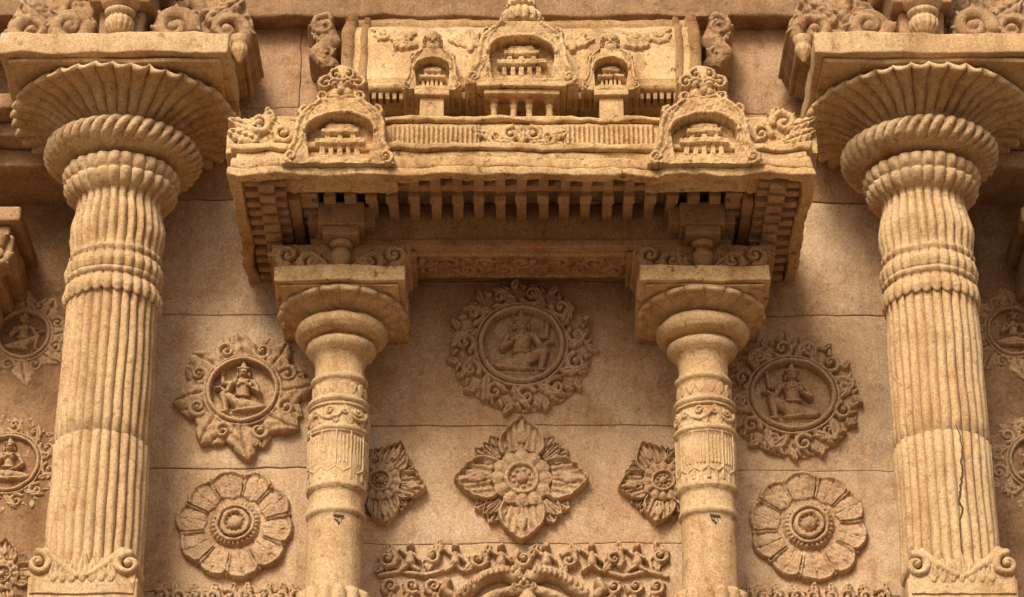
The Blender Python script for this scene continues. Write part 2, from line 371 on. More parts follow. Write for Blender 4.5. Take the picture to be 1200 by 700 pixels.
g=Geo(); rbox(g,-5.4,5.4,-1.2,-0.28,-8.94,2.95,0.02,1.0); mk('wall_core',g,M_brown,e,0)
e=group('entablature',0,0.1,1.9)
g=Geo(); rbox(g,-5.4,5.4,-0.3,0.16,1.86,2.05,0.02,0.12); rbox(g,-5.4,5.4,-0.3,0.24,2.055,2.4,0.03,0.15); rbox(g,-5.4,5.4,-0.3,0.5,2.405,2.7,0.05,0.15)
mk('architrave',g,M_brown,e,0.008,5)

# ------------------------------------------------------------------ large engaged columns
def big_column(x,seed):
    e=group('engaged_column',x,0.5,-1.0); q=0.5
    n=28
    g=Geo()
    sh=[(-3.0,.262,.026),(-1.96,.262,.026),(-1.185,.258,.026),(-1.178,.250,.012),(-1.172,.257,.026),(-0.6,.253,.026),(-0.34,.250,.026),(-0.30,.250,.02,0),(-0.27,.252,.02,0)]
    lathe(g,x,q,sh,n,12,0.05)
    fr=[(-0.30,.235,0.0,-0.03),(-0.30,.268,.012,-0.035),(-0.26,.278,.02,-0.03),(-0.225,.266,.018,-0.01),(-0.215,.250,.01),(-0.20,.250,.01),(-0.195,.262,.01),(-0.175,.266,.012),(-0.16,.255,.01),
        (-0.155,.250,.0,-0.02),(-0.15,.262,.012,-0.025),(-0.11,.276,.018,-0.02),(-0.08,.265,.016),(-0.07,.250,.01),(-0.055,.250,.01),(-0.045,.262,.008),(-0.025,.262,.01),(-0.015,.25,.014),
        (0.03,.252,.028),(0.10,.262,.036),(0.16,.262,.036),(0.22,.25,.032),(0.29,.236,.028),(0.33,.238,.016),(0.345,.25,.01),(0.35,.262,.012),
        (0.365,.285,.026),(0.40,.312,.034),(0.43,.318,.034,0),(0.445,.30,.01),(0.452,.31,.012),(0.47,.325,.026),(0.50,.332,.030),(0.525,.325,.022),(0.54,.30,.01),(0.55,.27,0),(0.60,.26,0)]
    lathe(g,x,q,fr,n,12,0.012)
    mk('fluted_shaft',g,M_col,e,0.003,seed)
    g=Geo(); cu=[(0.555,.26,0),(0.560,.33,.01),(0.575,.39,.02),(0.60,.430,.036),(0.635,.448,.040),(0.67,.446,.040),(0.70,.425,.034),(0.725,.385,.02),(0.745,.34,.01),(0.76,.30,0)]
    lathe(g,x,q,cu,40,10,0.01,twist=1.2); mk('ribbed_cushion',g,M_col,e,0.003,seed+1)
    g=Geo(); bo=[(0.765,.29,.0),(0.785,.33,.03),(0.815,.38,.06),(0.845,.43,.075),(0.87,.49,.085),(0.888,.555,.09),(0.900,.61,.08),(0.910,.645,.06),(0.922,.658,.045),(0.936,.655,.04),(0.945,.635,.03),(0.955,.60,.01),(0.96,.50,0)]
    bo=[(z,r,a,-0.045*max(0,(r-.50)/.15)) for z,r,a in bo]
    lathe(g,x,q,bo,38,10,0.012); rbox(g,x-.60,x+.60,q-.6,q+.60,.945,.972,.01)
    mk('lotus_bowl',g,M_col,e,0.005,seed+2)
    g=Geo(); rbox(g,x-.648,x+.648,-0.1,1.150,.974,1.11,.012,.06); mk('abacus',g,M_col,e,0.006,seed+3)
    g=Geo(); rbox(g,x-.29,x+.29,.18,.82,-3.0,-2.06,.015); rbox(g,x-.275,x+.275,.2,.795,-2.058,-2.01,.02)
    r=Relief(.32,.16,260)
    r.box(-.27,.27,-.14,-.03,.03)
    for s in (-1,1):
        r.curl((s*.235,.02),.08,PI/2,s,.05,.02,lobes=False); r.line([(s*.20,.09),(s*.12,.02),(s*.03,-.04)],.03,.02,.03,.02)
    for k in range(7): r.leaf((-.15+.05*k,-.08),PI/2,.18 if k==3 else .14,.03,.03,.02,2,0)
    r.build(g,(x,.80,-2.01),.2)
    mk('base_block',g,M_col,e,0.003,seed+4)
    g=Geo(); rbox(g,x-.33,x+.33,-.05,.9,-8.94,-3.0,.03,.4); mk('pier_below',g,M_col,e,0.004,seed+7)
    if x>0:
        g=Geo(); rc=random.Random(5); al=.16; z=-1.15; pts=[]
        while z>-1.93:
            pts.append((al,z)); z-=.012; al+=rc.uniform(-.022,.020)-(.012 if -1.6<z<-1.5 else -.001)
        V=[]
        for i,(a_,z_) in enumerate(pts):
            wd=.0045*(.4+.6*math.sin(PI*i/len(pts)))
            for sg in (-1,1):
                aa=a_+sg*wd/.262; th=PI/2-aa; f=abs(math.cos(n*th/2))**.7
                rad=.2605+.026*(f-.7)+.0035
                V.append((x+rad*math.cos(th),q+rad*math.sin(th),z_))
        g.add(V,[(2*i,2*i+2,2*i+3,2*i+1) for i in range(len(pts)-1)])
        mk('crack',g,M_crack,e,0)
    g=Geo(); rbox(g,x-.17,x+.17,.0,1.02,1.40,1.9,.02); rbox(g,x-.13,x+.13,.0,.93,1.117,1.41,.03); rbox(g,x-.24,x+.24,.0,1.08,1.62,1.9,.03)
    r=Relief(.76,.34,150); zb=-.31+.28*(np.abs(r.X)/.74)**1.8
    r.H=np.where((r.Z>zb)&(np.abs(r.X)<.73-.14*np.abs((r.Z-.05)/.34)),.08,0)
    for s in (-1,1):
        r.curl((s*.58,.0),.15,-PI/2,s,.08,.07); r.curl((s*.36,-.12),.14,-PI/2,s,.07,.07); r.curl((s*.30,.14),.15,PI/2,-s,.06,.07)
        r.leaf((s*.22,-.28),PI/2-s*1.0,.34,.08,.06,.08,5,.3); r.leaf((s*.45,.05),PI/2-s*.9,.28,.08,.06,.08,5,.3); r.leaf((s*.25,-.05),PI/2-s*.3,.28,.08,.06,.08,5,.3)
    r.roughen(.003,12,seed)
    r.build(g,(x,.52,1.46),.4)
    for s in (-1,1):
        r3=Relief(.16,.16,200); r3.disc((0,0),.13,.05); r3.curl((0,0),.14,0,s,.05,.04); r3.build(g,(x+s*.30,.86,1.30),.25)
    mk('corbel_bracket',g,M_brack,e,0.004,seed+5)
    g=Geo(); lathe(g,x,1.0,[(1.12,.012),(1.14,.02),(1.16,.035),(1.175,.03),(1.19,.055,.004),(1.23,.082,.008),(1.27,.085,.008),(1.30,.065,.004),(1.315,.085),(1.335,.09),(1.35,.07),(1.37,.10),(1.40,.115),(1.43,.11)],14,8,.01)
    for s in (-1,1): lathe(g,x+s*.66,.66,[(1.22,.01),(1.25,.03),(1.29,.05,.004),(1.33,.045),(1.35,.055),(1.38,.06)],12,6,.01)
    mk('bud_pendant',g,M_col,e,0.001,seed+6)
    return e
big_column(-2.31,20); big_column(2.31,40)

# ------------------------------------------------------------------ slender pavilion columns
def small_column(x,seed):
    q=.43; e=group('pavilion_column',x,q,-1.0)
    g=Geo(); lathe(g,x,q,[(-3.0,.19),(-2.26,.19),(-2.20,.185),(-2.12,.165),(-2.06,.152),(-1.62,.150),(-1.585,.150),(-1.58,.160),(-1.555,.163),(-1.545,.154),(-1.50,.153),(-1.44,.152),
      (-1.43,.168),(-1.415,.172),(-1.40,.165),(-1.10,.160),(-1.095,.174),(-1.075,.176),(-1.06,.160),(-.92,.156),(-.915,.170),(-.895,.172),(-.885,.158),(-.875,.150),(-.78,.149),(-.775,.160),(-.755,.163),(-.745,.150),(-.72,.142),(-.66,.140),(-.63,.146),
      (-.60,.160),(-.585,.185),(-.56,.198),(-.535,.195),(-.525,.172),(-.51,.17)],0,10,.03,128)
    mk('round_shaft',g,M_col,e,.003,seed)
    g=Geo(); lathe(g,x,q,[(-2.22,.19,0),(-2.11,.205,.02),(-2.05,.20,.03,.02),(-2.035,.165,.02,.03),(-2.03,.14,0,.03)],14,10,.01)
    r=Relief(PI*.165,.30,280)
    n=12; wd=2*PI*.165/n
    for k in range(n):
        cx=-PI*.165+(k+.5)*wd
        for j in (-1,0,1): r.cap((cx+j*wd*.24,.085),(cx+j*wd*.24,-.075),.0085,.0085,.011)
        r.cap((cx-wd/2,.115),(cx+wd/2,.115),.011,.011,.012)
        r.cap((cx,-.13),(cx,-.20),.011,.018,.012); r.cap((cx+wd/2,-.12),(cx+wd/2,-.165),.01,.014,.012)
        r.cap((cx-wd/2,-.10),(cx-wd/2,.13),.006,.006,.014)
        r.line([(cx-wd/2,-.10),(cx,-.13),(cx+wd/2,-.10)],.009,.009,.012)
        if k%2: r.line([(cx-wd*.9,.24),(cx-wd*.5,.20),(cx,.185),(cx+wd*.5,.20),(cx+wd*.9,.24)],.014,.014,.018)
        r.curl((cx,.235),.030,k*1.3,1 if k%2 else -1,.018,.001,lobes=False); r.leaf((cx+wd*.4,.15),PI/2,.10,.025,.014,.001,3,.2)
        r.cap((cx-wd/2,.280),(cx+wd/2,.280),.010,.010,.012)
    H=np.where(r.H>0,r.H,-.012); T=r.X/.165; rad=.157+H
    P=np.stack([x+rad*np.sin(T),q+rad*np.cos(T),-1.22+r.Z],-1).reshape(-1,3)
    na,nb=r.X.shape; I=np.arange(na*nb).reshape(na,nb); F=np.stack([I[:-1,:-1],I[:-1,1:],I[1:,1:],I[1:,:-1]],-1).reshape(-1,4)
    g.add(P,F)
    r=Relief(PI*.15,.10,260)
    for k in range(16):
        cx=-PI*.15+(k+.5)*2*PI*.15/16; r.leaf((cx,.05),-PI/2,.12,.026,.007,0,2,0)
    H=np.where(r.H>0,r.H,-.012); T=r.X/.15; rad=.149+H
    P=np.stack([x+rad*np.sin(T),q+rad*np.cos(T),-.83+r.Z*.6],-1).reshape(-1,3)
    na,nb=r.X.shape; I=np.arange(na*nb).reshape(na,nb); F=np.stack([I[:-1,:-1],I[:-1,1:],I[1:,1:],I[1:,:-1]],-1).reshape(-1,4); g.add(P,F)
    mk('carved_bands',g,M_col,e,.0015,seed+1)
    g=Geo(); lathe(g,x,q,[(-.515,.17),(-.51,.215),(-.495,.245),(-.465,.264),(-.435,.262),(-.41,.24),(-.395,.20),(-.385,.17)],0,10,.01,96)
    mk('cushion',g,M_col,e,.004,seed+2)
    g=Geo(); lathe(g,x,q,[(-.39,.17,0),(-.38,.22,.01),(-.36,.275,.02,0),(-.34,.315,.030,0),(-.325,.345,.034,-.022),(-.312,.358,.034,-.03),(-.298,.352,.02,-.02),(-.292,.33,.005,0),(-.29,.28,0)],18,14,.01)
    rbox(g,x-.33,x+.33,q-.33,q+.33,-.305,-.29,.006)
    mk('lotus_bowl',g,M_col,e,.003,seed+3)
    g=Geo(); rbox(g,x-.365,x+.365,.0,q+.365,-.288,-.192,.010,.05); mk('abacus',g,M_can,e,.005,seed+4)
    g=Geo(); lathe(g,x,.70,[(-.19,.045),(-.17,.05),(-.155,.035),(-.13,.05),(-.09,.062),(-.06,.05),(-.045,.035),(-.035,.06),(-.01,.065),(.0,.055)],10,8,.01)
    rbox(g,x-.10,x+.10,.4,.80,.0,.06,.01); rbox(g,x-.13,x+.13,.4,.80,.062,.21,.012); rbox(g,x-.19,x+.19,.45,.74,.10,.22,.012)
    rbox(g,x-.05,x+.05,.3,.66,-.19,.0,.01); rbox(g,x-.42,x+.42,.2,.60,-.03,.0,.01)
    r=Relief(.41,.11,220); r.H=np.where((r.Z>-.095+.12*(np.abs(r.X)/.4)**2)&(np.abs(r.X)<.39),.03,0)
    for s in (-1,1):
        r.curl((s*.30,.03),.075,-PI/2,s,.05,.03); r.curl((s*.17,-.01),.085,-PI/2,s,.05,.03); r.leaf((s*.06,-.06),PI/2-s*.9,.16,.04,.05,.03,4,.3)
    r.roughen(.002,20,seed); r.build(g,(x,.62,-.095),.35)
    mk('corbel_bracket',g,M_sof,e,.002,seed+5)
    g=Geo(); rbox(g,x-.24,x+.24,-.05,.75,-8.94,-3.0,.03,.4); mk('pier_below',g,M_col,e,.004,seed+6)
    g=Geo()
    def ink(a0,z0,a1,z1,w):
        K=6
        t=np.linspace(0,1,K); A=a0+(a1-a0)*t; Zz=z0+(z1-z0)*t; R_=.1575
        lo=np.stack([x+R_*np.sin(A),q+R_*np.cos(A),Zz-w],1); hi=np.stack([x+R_*np.sin(A),q+R_*np.cos(A),Zz+w],1)
        V=np.vstack([lo,hi]); g.add(V,[(i+1,i,i+K,i+K+1) for i in range(K-1)])
    o=-.12
    ink(-.02,-1.49+o,.36,-1.494+o,.006); ink(.02,-1.51+o,.22,-1.535+o,.005); ink(.12,-1.50+o,.16,-1.545+o,.012); ink(.24,-1.50+o,.27,-1.525+o,.010)
    mk('painted_mark',g,M_ink,e,0)
    return e
small_column(-1.017,60); small_column(1.017,80)

# ------------------------------------------------------------------ gable ornaments
def lionface(r,c,S,h,base):
    def P(a,b): return (c[0]+a*S,c[1]+b*S)
    r.cap(P(0,-.05),P(0,.05),.62*S,.62*S,h*.5,base)
    for s in (-1,1):
        r.curl(P(s*.62,.28),.34*S,PI/2,-s,h,base); r.curl(P(s*.66,-.32),.30*S,-PI/2,s,h*.9,base); r.curl(P(s*.25,.62),.30*S,PI/2,-s,h,base)
        r.cap(P(s*.24,.16),P(s*.24,.16),.17*S,.17*S,h*.5,base+h*.55); r.cap(P(s*.24,.16),P(s*.24,.16),.07*S,.07*S,h*.2,base+h*1.0)
        r.line([P(s*.05,.34),P(s*.25,.40),P(s*.46,.28)],.08*S,.06*S,h*.4,base+h*.55)
        r.cap(P(s*.22,-.18),P(s*.22,-.18),.20*S,.2*S,h*.4,base+h*.5)
    r.cap(P(0,.2),P(0,-.10),.10*S,.19*S,h*.6,base+h*.55)
    r.line([P(-.4,-.32),P(0,-.42),P(.4,-.32)],.09*S,.09*S,h*.5,base+h*.3)
    for k in range(-3,4): r.cap(P(k*.11,-.46),P(k*.11,-.56),.05*S,.03*S,h*.4,base+h*.2)
def shrine(r,c,w,h,b):
    """tiny three-tier shrine carved in the gable niche"""
    x,z=c
    r.box(x-w,x+w,z-h,z-h*.8,b+.05); r.box(x-w*.88,x+w*.88,z-h*.78,z-h*.66,b+.03)
    for k in range(-2,3): r.box(x+k*w*.36-w*.07,x+k*w*.36+w*.07,z-h*.66,z-h*.1,b+.034)
    r.box(x-w,x+w,z-h*.10,z+h*.06,b+.055); r.box(x-w*.8,x+w*.8,z+h*.06,z+h*.22,b+.03)
    for k in range(-1,2): r.box(x+k*w*.5-w*.08,x+k*w*.5+w*.08,z+h*.22,z+h*.5,b+.03)
    r.box(x-w*.7,x+w*.7,z+h*.5,z+h*.62,b+.045); r.cap((x-w*.4,z+h*.75),(x+w*.4,z+h*.75),w*.25,w*.25,.04,b)
def gable(g,x,q,z,w,h,d,seed,back,detail=True,finial=True,fs=.36,N=240,fh=1.16):
    """horseshoe gable; w half width at foot, h height, z = foot level"""
    r=Relief(w*1.06,h*.86,N); zz=(r.Z+h*.83)/h; zb=-h*.83
    prof_z=[0,.05,.12,.20,.27,.30,.42,.55,.68,.78,.86,.93,1.0]
    prof_w=[1.0,.99,.97,.92,.86,.82,.80,.79,.76,.69,.57,.44,.34]
    wz=np.interp(zz,prof_z,prof_w)*w
    ins=(np.abs(r.X)<wz)&(zz<1.0)&(zz>=0)
    dist=(wz-np.abs(r.X))
    r.H=np.where(ins,d+.014*np.sqrt(np.clip(dist/.02,0,1)),0)
    for s in (-1,1):
        pts=[(s*w*np.interp(t,prof_z,prof_w)*.94,zb+t*h) for t in np.linspace(.22,.97,16)]
        r.line(pts,w*.055,w*.05,.028,d)
        pts=[(s*w*np.interp(t,prof_z,prof_w)*.80,zb+t*h) for t in np.linspace(.12,.86,14)]; r.line(pts,w*.025,w*.025,.016,d+.006)
        r.curl((s*w*.83,zb+.11*h),w*.15,-PI/2,s,.035,d,lobes=False)
        r.curl((s*w*.62,zb+.80*h),w*.13,PI/2,-s,.03,d)
    if detail:
        cz=zb+.41*h; nw=w*.57; nh=.32*h
        A=(np.abs(r.X)<nw*(1-.10*np.clip((cz-r.Z)/nh,-1,1)))&(r.Z>cz-nh)&(((r.Z<cz+nh*.3)|(((r.X/nw)**2+((r.Z-cz-nh*.3)/(nh*.75))**2)<1)))
        r.H=np.where(A,d-.07,r.H)
        r.line([(nw*1.07*math.cos(a),cz+nh*.3+nh*.82*math.sin(a)) for a in np.linspace(0,PI,16)],w*.045,w*.045,.026,d+.008)
        shrine(r,(0,cz-nh*.05),nw*.74,nh*.92,d-.065)
    if finial: lionface(r,(0,zb+h*fh),fs*w,.06,d*.7)
    r.roughen(.0025,16,seed); r.build(g,(x,q,z+h*.83),back)

# ------------------------------------------------------------------ projecting canopy
e=group('projecting_canopy',0,.6,.3)
g=Geo()
Wd=1.605
rbox(g,-Wd,Wd,1.235,1.305,.095,.145,.012,.05); rbox(g,-Wd+.012,Wd-.012,1.225,1.29,.147,.218,.02,.05); rbox(g,-Wd+.04,Wd-.04,1.2,1.262,.22,.262,.01,.08)
for s in (-1,1):
    a=sorted((s*(Wd-.07),s*(Wd-.001))); rbox(g,a[0],a[1],-.05,1.234,.097,.146,.012,.06)
    a=sorted((s*(Wd-.08),s*(Wd-.014))); rbox(g,a[0],a[1],-.05,1.224,.148,.217,.02,.06)
    a=sorted((s*(Wd-.1),s*(Wd-.042))); rbox(g,a[0],a[1],-.05,1.199,.22,.262,.01,.1)
    a=sorted((s*(Wd-.12),s*(Wd-.012))); rbox(g,a[0],a[1],-.05,1.16,.264,.303,.014,.06)
rbox(g,-Wd+.01,Wd-.01,1.16,1.288,.264,.305,.014,.05)
rbox(g,-1.50,1.50,-.05,1.165,.307,.50,.015,.06); rbox(g,-1.53,1.53,-.05,1.195,.502,.532,.012,.05)
rbox(g,-1.40,1.40,-.05,1.05,.534,.575,.02,.1)
mk('roof_slab',g,M_can,e,.008,101)
g=Geo()
nR=25
for k in range(nR):
    x=-1.44+2.88*k/(nR-1)
    rbox(g,x-.028,x+.028,1.02,1.232,.158+random.uniform(-.006,.006),.306,.008,.2)
    rbox(g,x-.048,x+.048,1.12,1.2,.185,.262,.008,.2)
for k in range(21):
    x=-1.20+2.40*k/20+random.uniform(-.005,.005)
    rbox(g,x-.028,x+.028,.60,.955,.195+random.uniform(-.006,.006),.306,.008,.2)
    rbox(g,x-.033,x+.033,.84,.93,.165,.25,.008,.2)
rbox(g,-1.28,1.28,.955,1.018,.185,.306,.008,.1)
for s in (-1,1):
    for k in range(11):
        qq=.05+1.12*k/10
        a=sorted((s*1.30,s*1.53)); rbox(g,a[0],a[1],qq-.028,qq+.028,.105+random.uniform(-.006,.006),.306,.008,.2)
        a=sorted((s*1.36,s*1.45)); rbox(g,a[0],a[1],qq-.036,qq+.036,.07,.20,.008,.2)
        if qq<1.0:
            a=sorted((s*1.14,s*1.235)); rbox(g,a[0],a[1],qq-.028,qq+.028,.16,.306,.008,.2)
    a=sorted((s*1.235,s*1.298)); rbox(g,a[0],a[1],-.05,.955,.13,.306,.008,.1)
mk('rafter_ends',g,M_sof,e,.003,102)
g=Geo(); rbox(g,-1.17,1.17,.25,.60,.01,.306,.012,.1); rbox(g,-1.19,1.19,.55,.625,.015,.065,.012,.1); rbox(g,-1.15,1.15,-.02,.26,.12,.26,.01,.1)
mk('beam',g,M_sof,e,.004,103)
g=Geo(); r=Relief(.78,.14,170)
for k in range(-7,8):
    r.curl((k*.105,.045*(-1)**k),.075,k,1 if k%2 else -1,.03,.003); r.leaf((k*.105+.05,-.03*(-1)**k),k*1.3,.10,.035,.025,.003,4,.3)
r.H[:,1:5]=.02; r.H[:,-5:-1]=.02; r.roughen(.002,20,5)
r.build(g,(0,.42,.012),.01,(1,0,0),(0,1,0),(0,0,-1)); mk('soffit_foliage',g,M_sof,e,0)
g=Geo(); r=Relief(.73,.088,260)
f=np.abs(np.sin(r.X*PI/.027)); r.H=np.where(np.abs(r.Z)<.074,.006+.028*f**.6*np.clip((.074-np.abs(r.Z))/.012,0.2,1),.012)
r.setbox(-.23,.23,-.088,.088,.006)
for s in (-1,1):
    r.curl((s*.06,.01),.06,PI/2,-s,.04,.006); r.curl((s*.14,-.01),.055,-PI/2,s,.035,.006); r.leaf((s*.15,.0),PI/2-s*1.3,.12,.04,.04,.006,4,.3); r.leaf((s*.17,-.04),PI/2-s*1.9,.08,.03,.03,.006,3,.3); r.leaf((s*.03,-.05),PI/2-s*1.5,.14,.03,.04,.006,4,.3)
r.leaf((0,-.05),PI/2,.12,.03,.045,.01,3,.2)
r.roughen(.0015,25,9); r.build(g,(0,1.165,.405),.01)
for s in (-1,1):
    r=Relief(.16,.088,240); f=np.abs(np.sin(r.X*PI/.03)); r.H=np.where(np.abs(r.Z)<.08,.006+.016*f,.0)
    r.curl((0,.0),.07,0,s,.03,.01); r.leaf((s*.03,.0),PI/2-s*1.2,.12,.04,.03,.01,4,.3); r.build(g,(s*1.37,1.165,.40),.01)
mk('reeded_frieze',g,M_can,e,.0015,104)
g=Geo()
for s in (-1,1):
    r=Relief(.22,.15,240)
    o=(np.abs(r.X)<.20)&(r.Z<-.02+.11*np.clip(1+s*r.X/.2*0.3,0,2)-.15*np.clip(s*r.X/.2,0,1)**2)
    r.H=np.where(o,.03,0)
    r.curl((s*.02,.04),.085,PI,-s,.055,.02); r.curl((-s*.11,-.03),.07,0,s,.05,.02); r.leaf((s*.02,-.08),PI/2-s*1.2,.19,.06,.06,.02,5,.3); r.leaf((s*.0,.0),PI/2-s*1.45,.21,.05,.06,.02,5,.3,s*.2); r.leaf((-s*.05,.05),PI/2-s*.4,.10,.04,.05,.02,4,.3)
    r.roughen(.003,16,3); r.build(g,(s*1.43,1.20,.42),.16)
    r.build(g,(s*1.50,1.02,.42),.10,(0,-s,0),(0,0,1),(s,0,0))
mk('corner_acroteria',g,M_can,e,.002,105)
for s in (-1,1):
    g=Geo(); gable(g,s*1.0,1.225,.145,.315,.42,.10,7+s,.20,fs=.46,fh=1.15)
    lathe(g,s*1.0,1.2,[(.50,.06),(.58,.10),(.66,.115),(.72,.11),(.78,.095),(.82,.06),(.84,.02)],9,8,.01)
    mk('horseshoe_gable',g,M_can,e,.003,106)

# ------------------------------------------------------------------ miniature barrel-roofed shrine above the canopy
e=group('barrel_roof_shrine',0,.5,1.2)
g=Geo(); rbox(g,-1.0,1.0,-.02,.36,.5,1.1,.01,.1); rbox(g,-1.1,1.1,-.02,.80,.575,.66,.015,.1)
mk('shrine_neck',g,M_brown,e,.004,120)
g=Geo()
prof=[(.50,1.045),(.60,1.045),(.625,1.06),(.63,1.085),(.60,1.095),(.595,1.11),(.615,1.13)]
for t in np.linspace(0,1,14): prof.append((.60-.30*(t**2.2),1.15+.48*math.sin(t*PI/2)**0.95))
prof+= [(.29,1.64),(.32,1.65),(.335,1.68),(.33,1.72),(.20,1.75),(-.05,1.77)]
pr=np.array(prof); xs=np.linspace(-1.05,1.05,90); A=np.zeros((len(xs),len(pr),3)); A[...,0]=xs[:,None];A[...,1]=pr[:,0];A[...,2]=pr[:,1]
I=np.arange(len(xs)*len(pr)).reshape(len(xs),-1); g.add(A.reshape(-1,3),np.stack([I[:-1,:-1],I[1:,:-1],I[1:,1:],I[:-1,1:]],-1).reshape(-1,4))
for s in (-1,1):
    for w0,w1,ex in ((.98,1.06,.035),(.90,.955,.02)):
        a=sorted((s*w0,s*w1)); xx=np.array([a[0],a[0]+.004,a[0]+.015,a[1]-.015,a[1]-.004,a[1]]); ee=np.array([-.08,0,ex,ex,0,-.08])
        P=np.zeros((6,len(pr),3)); 
        for i in range(6):
            P[i,:,0]=xx[i]; P[i,:,1]=pr[:,0]+ee[i]; P[i,:,2]=pr[:,1]+ee[i]*.6*(pr[:,1]>1.2)
        I=np.arange(6*len(pr)).reshape(6,-1); g.add(P.reshape(-1,3),np.stack([I[:-1,:-1],I[1:,:-1],I[1:,1:],I[:-1,1:]],-1).reshape(-1,4))
    V=np.vstack([np.stack([np.full(len(pr),s*1.05),pr[:,0],pr[:,1]],1),[[s*1.05,-.05,1.05]]]); k=np.arange(len(pr)-1)
    g.add(V,None,np.stack([k,k+1,np.full(len(k),len(pr))],1)[:,::-s])
rbox(g,-1.04,1.04,-.04,.52,1.02,1.05,.005,.1)
mk('barrel_roof',g,M_can,e,.005,121)
g=Geo()
for k in range(52):
    x=-1.02+2.04*k/51; rbox(g,x-.012,x+.012,.50,.605,1.0,1.046,.004,.2)
mk('roof_dentils',g,M_sof,e,.001,122)
g=Geo()
for (px,sz) in ((-.76,1),(-.30,.75),(.30,.75),(.76,1)):
    r=Relief(.18,.13,240); s=1 if px<0 else -1
    if abs(px)>.5:
        r.curl((-s*.05,.02),.07,0,s,.035,.004); r.curl((s*.07,.0),.06,PI,-s,.035,.004); r.leaf((-s*.02,-.02),PI/2-s*1.2,.18,.045,.035,.004,4,.3); r.leaf((s*.03,.02),PI/2+s*1.2,.18,.04,.035,.004,4,.3); r.leaf((0,-.06),PI/2-s*1.7,.16,.04,.035,.004,4,.3)
    else:
        for a in (-1.2,-.6,0,.6,1.2): r.leaf((0,-.07),PI/2+a,.15,.04,.035,.004,3,.25)
        r.cap((0,-.06),(0,-.11),.035,.02,.035)
    th=math.radians(22); r.build(g,(px*1.0,.548,1.44),.03,(1,0,0),(0,-math.sin(th),math.cos(th)),(0,math.cos(th),math.sin(th)))
mk('vault_foliage',g,M_can,e,.001,123)
g=Geo()
for s in (-1,1):
    gable(g,s*.52,.60,1.01,.175,.28,.08,11+s,.30,True,True,.34,300)
    rbox(g,s*.52-.07,s*.52+.07,.40,.68,.80,1.0,.008,.1); rbox(g,s*.52-.10,s*.52+.10,.40,.71,.965,1.005,.008,.1); rbox(g,s*.52-.11,s*.52+.11,.36,.73,.74,.80,.01,.1); rbox(g,s*.52-.135,s*.52+.135,.36,.75,.66,.738,.01,.1)
    lathe(g,s*.52,.66,[(1.26,.03),(1.30,.05),(1.34,.045),(1.38,.055),(1.42,.02)],8,8,.01)
mk('small_gables',g,M_can,e,.002,124)
g=Geo()
gable(g,0,.66,1.0,.33,.43,.10,14,.36,True,False,.34,260)
rbox(g,-.26,.26,.45,.79,.975,1.005,.008,.08); rbox(g,-.22,.22,.45,.76,.94,.973,.008,.08)
for x in (-.16,-.045,.045,.16): lathe(g,x,.68,[(.78,.03),(.81,.03),(.815,.02),(.88,.018),(.90,.026),(.915,.02),(.94,.032)],0,8,.01,24)
rbox(g,-.20,.20,.30,.55,.78,.95,.01,.1); rbox(g,-.25,.25,.36,.78,.735,.782,.01,.08); rbox(g,-.28,.28,.36,.80,.66,.733,.01,.08)
lathe(g,0,.68,[(1.38,.05),(1.41,.09,.01),(1.43,.08),(1.45,.115,.02),(1.50,.125,.03),(1.54,.10,.02),(1.56,.06),(1.58,.09,.015),(1.61,.085,.015),(1.64,.04),(1.70,.01)],14,8,.01)
mk('central_gable',g,M_can,e,.002,125)
g=Geo()
for s in (-1,1):
    r=Relief(.13,.20,200); 
    r.line([(s*-.02,-.17),(s*.05,-.08),(-s*.02,.0),(s*.03,.1)],.06,.07,.07); r.curl((s*.02,.10),.09,PI/2,-s,.08,.01); r.curl((0,-.10),.08,-PI/2,s,.07,.01); r.leaf((s*.0,.0),PI/2-s*1,.12,.05,.06,.01,4,.3); r.leaf((0,.12),PI/2,.08,.04,.06,.01,3,.3)
    r.roughen(.003,18,2); r.build(g,(s*1.17,.22,1.62),.2)
mk('makara_finials',g,M_brack,e,.002,126)

# ------------------------------------------------------------------ wall ornaments
deity_medallion(0,-.325,.42,.235,'round',1,1,201)
deity_medallion(-1.60,-.618,.395,.195,'leafy',1,-1,202)
deity_medallion(1.555,-.645,.385,.215,'frilly',1,-1,203,1.08)
lotus(-1.61,-1.433,.335,10,1); lotus(1.61,-1.443,.340,10,2)
star(0,-1.16,.385,211,0,PI/2)
star(-.80,-1.178,.265,212,0,-.15,5); star(.80,-1.178,.265,213,0,PI+.15,5)
deity_medallion(-2.95,-.10,.30,.15,'leafy',1,1,204,1,-.32)
deity_medallion(-2.97,-.93,.30,.17,'round',0,1,205,1,-.32)
deity_medallion(2.92,-.08,.30,.15,'leafy',0,1,206,1,-.32)
deity_medallion(2.99,-.92,.30,.16,'frilly',0,1,207,1,-.32)
star(-2.95,-1.62,.22,214,-.32)

# makara arch above the lower niche
e=group('makara_arch',0,.05,-1.8)
r=Relief(.84,.32,230); rnd=random.Random(8)
for k in range(13):
    x=-.76+1.52*k/12; z=.20+rnd.uniform(-.015,.015)
    if k%2==0:
        r.curl((x,z),.06*rnd.uniform(.8,1.1),rnd.uniform(0,6),1 if k%4 else -1,.06,.002)
        r.leaf((x+.03,z+.01),PI/2+rnd.uniform(-.7,.7),.10,.035,.055,.002,3,.25); r.leaf((x-.02,z-.01),-PI/2+rnd.uniform(-.7,.7),.09,.03,.055,.002,3,.25)
    else:  # small rider
        r.cap((x,.22),(x,.17),.024,.032,.06,.01); r.cap((x,.268),(x,.268),.024,.024,.06,.015); r.cap((x-.02,.215),(x-.06,.25),.013,.01,.05,.01); r.cap((x+.02,.215),(x+.055,.18),.013,.01,.05,.01); r.cap((x,.16),(x+.05,.125),.018,.012,.05,.01); r.cap((x,.16),(x-.05,.125),.018,.012,.05,.01)
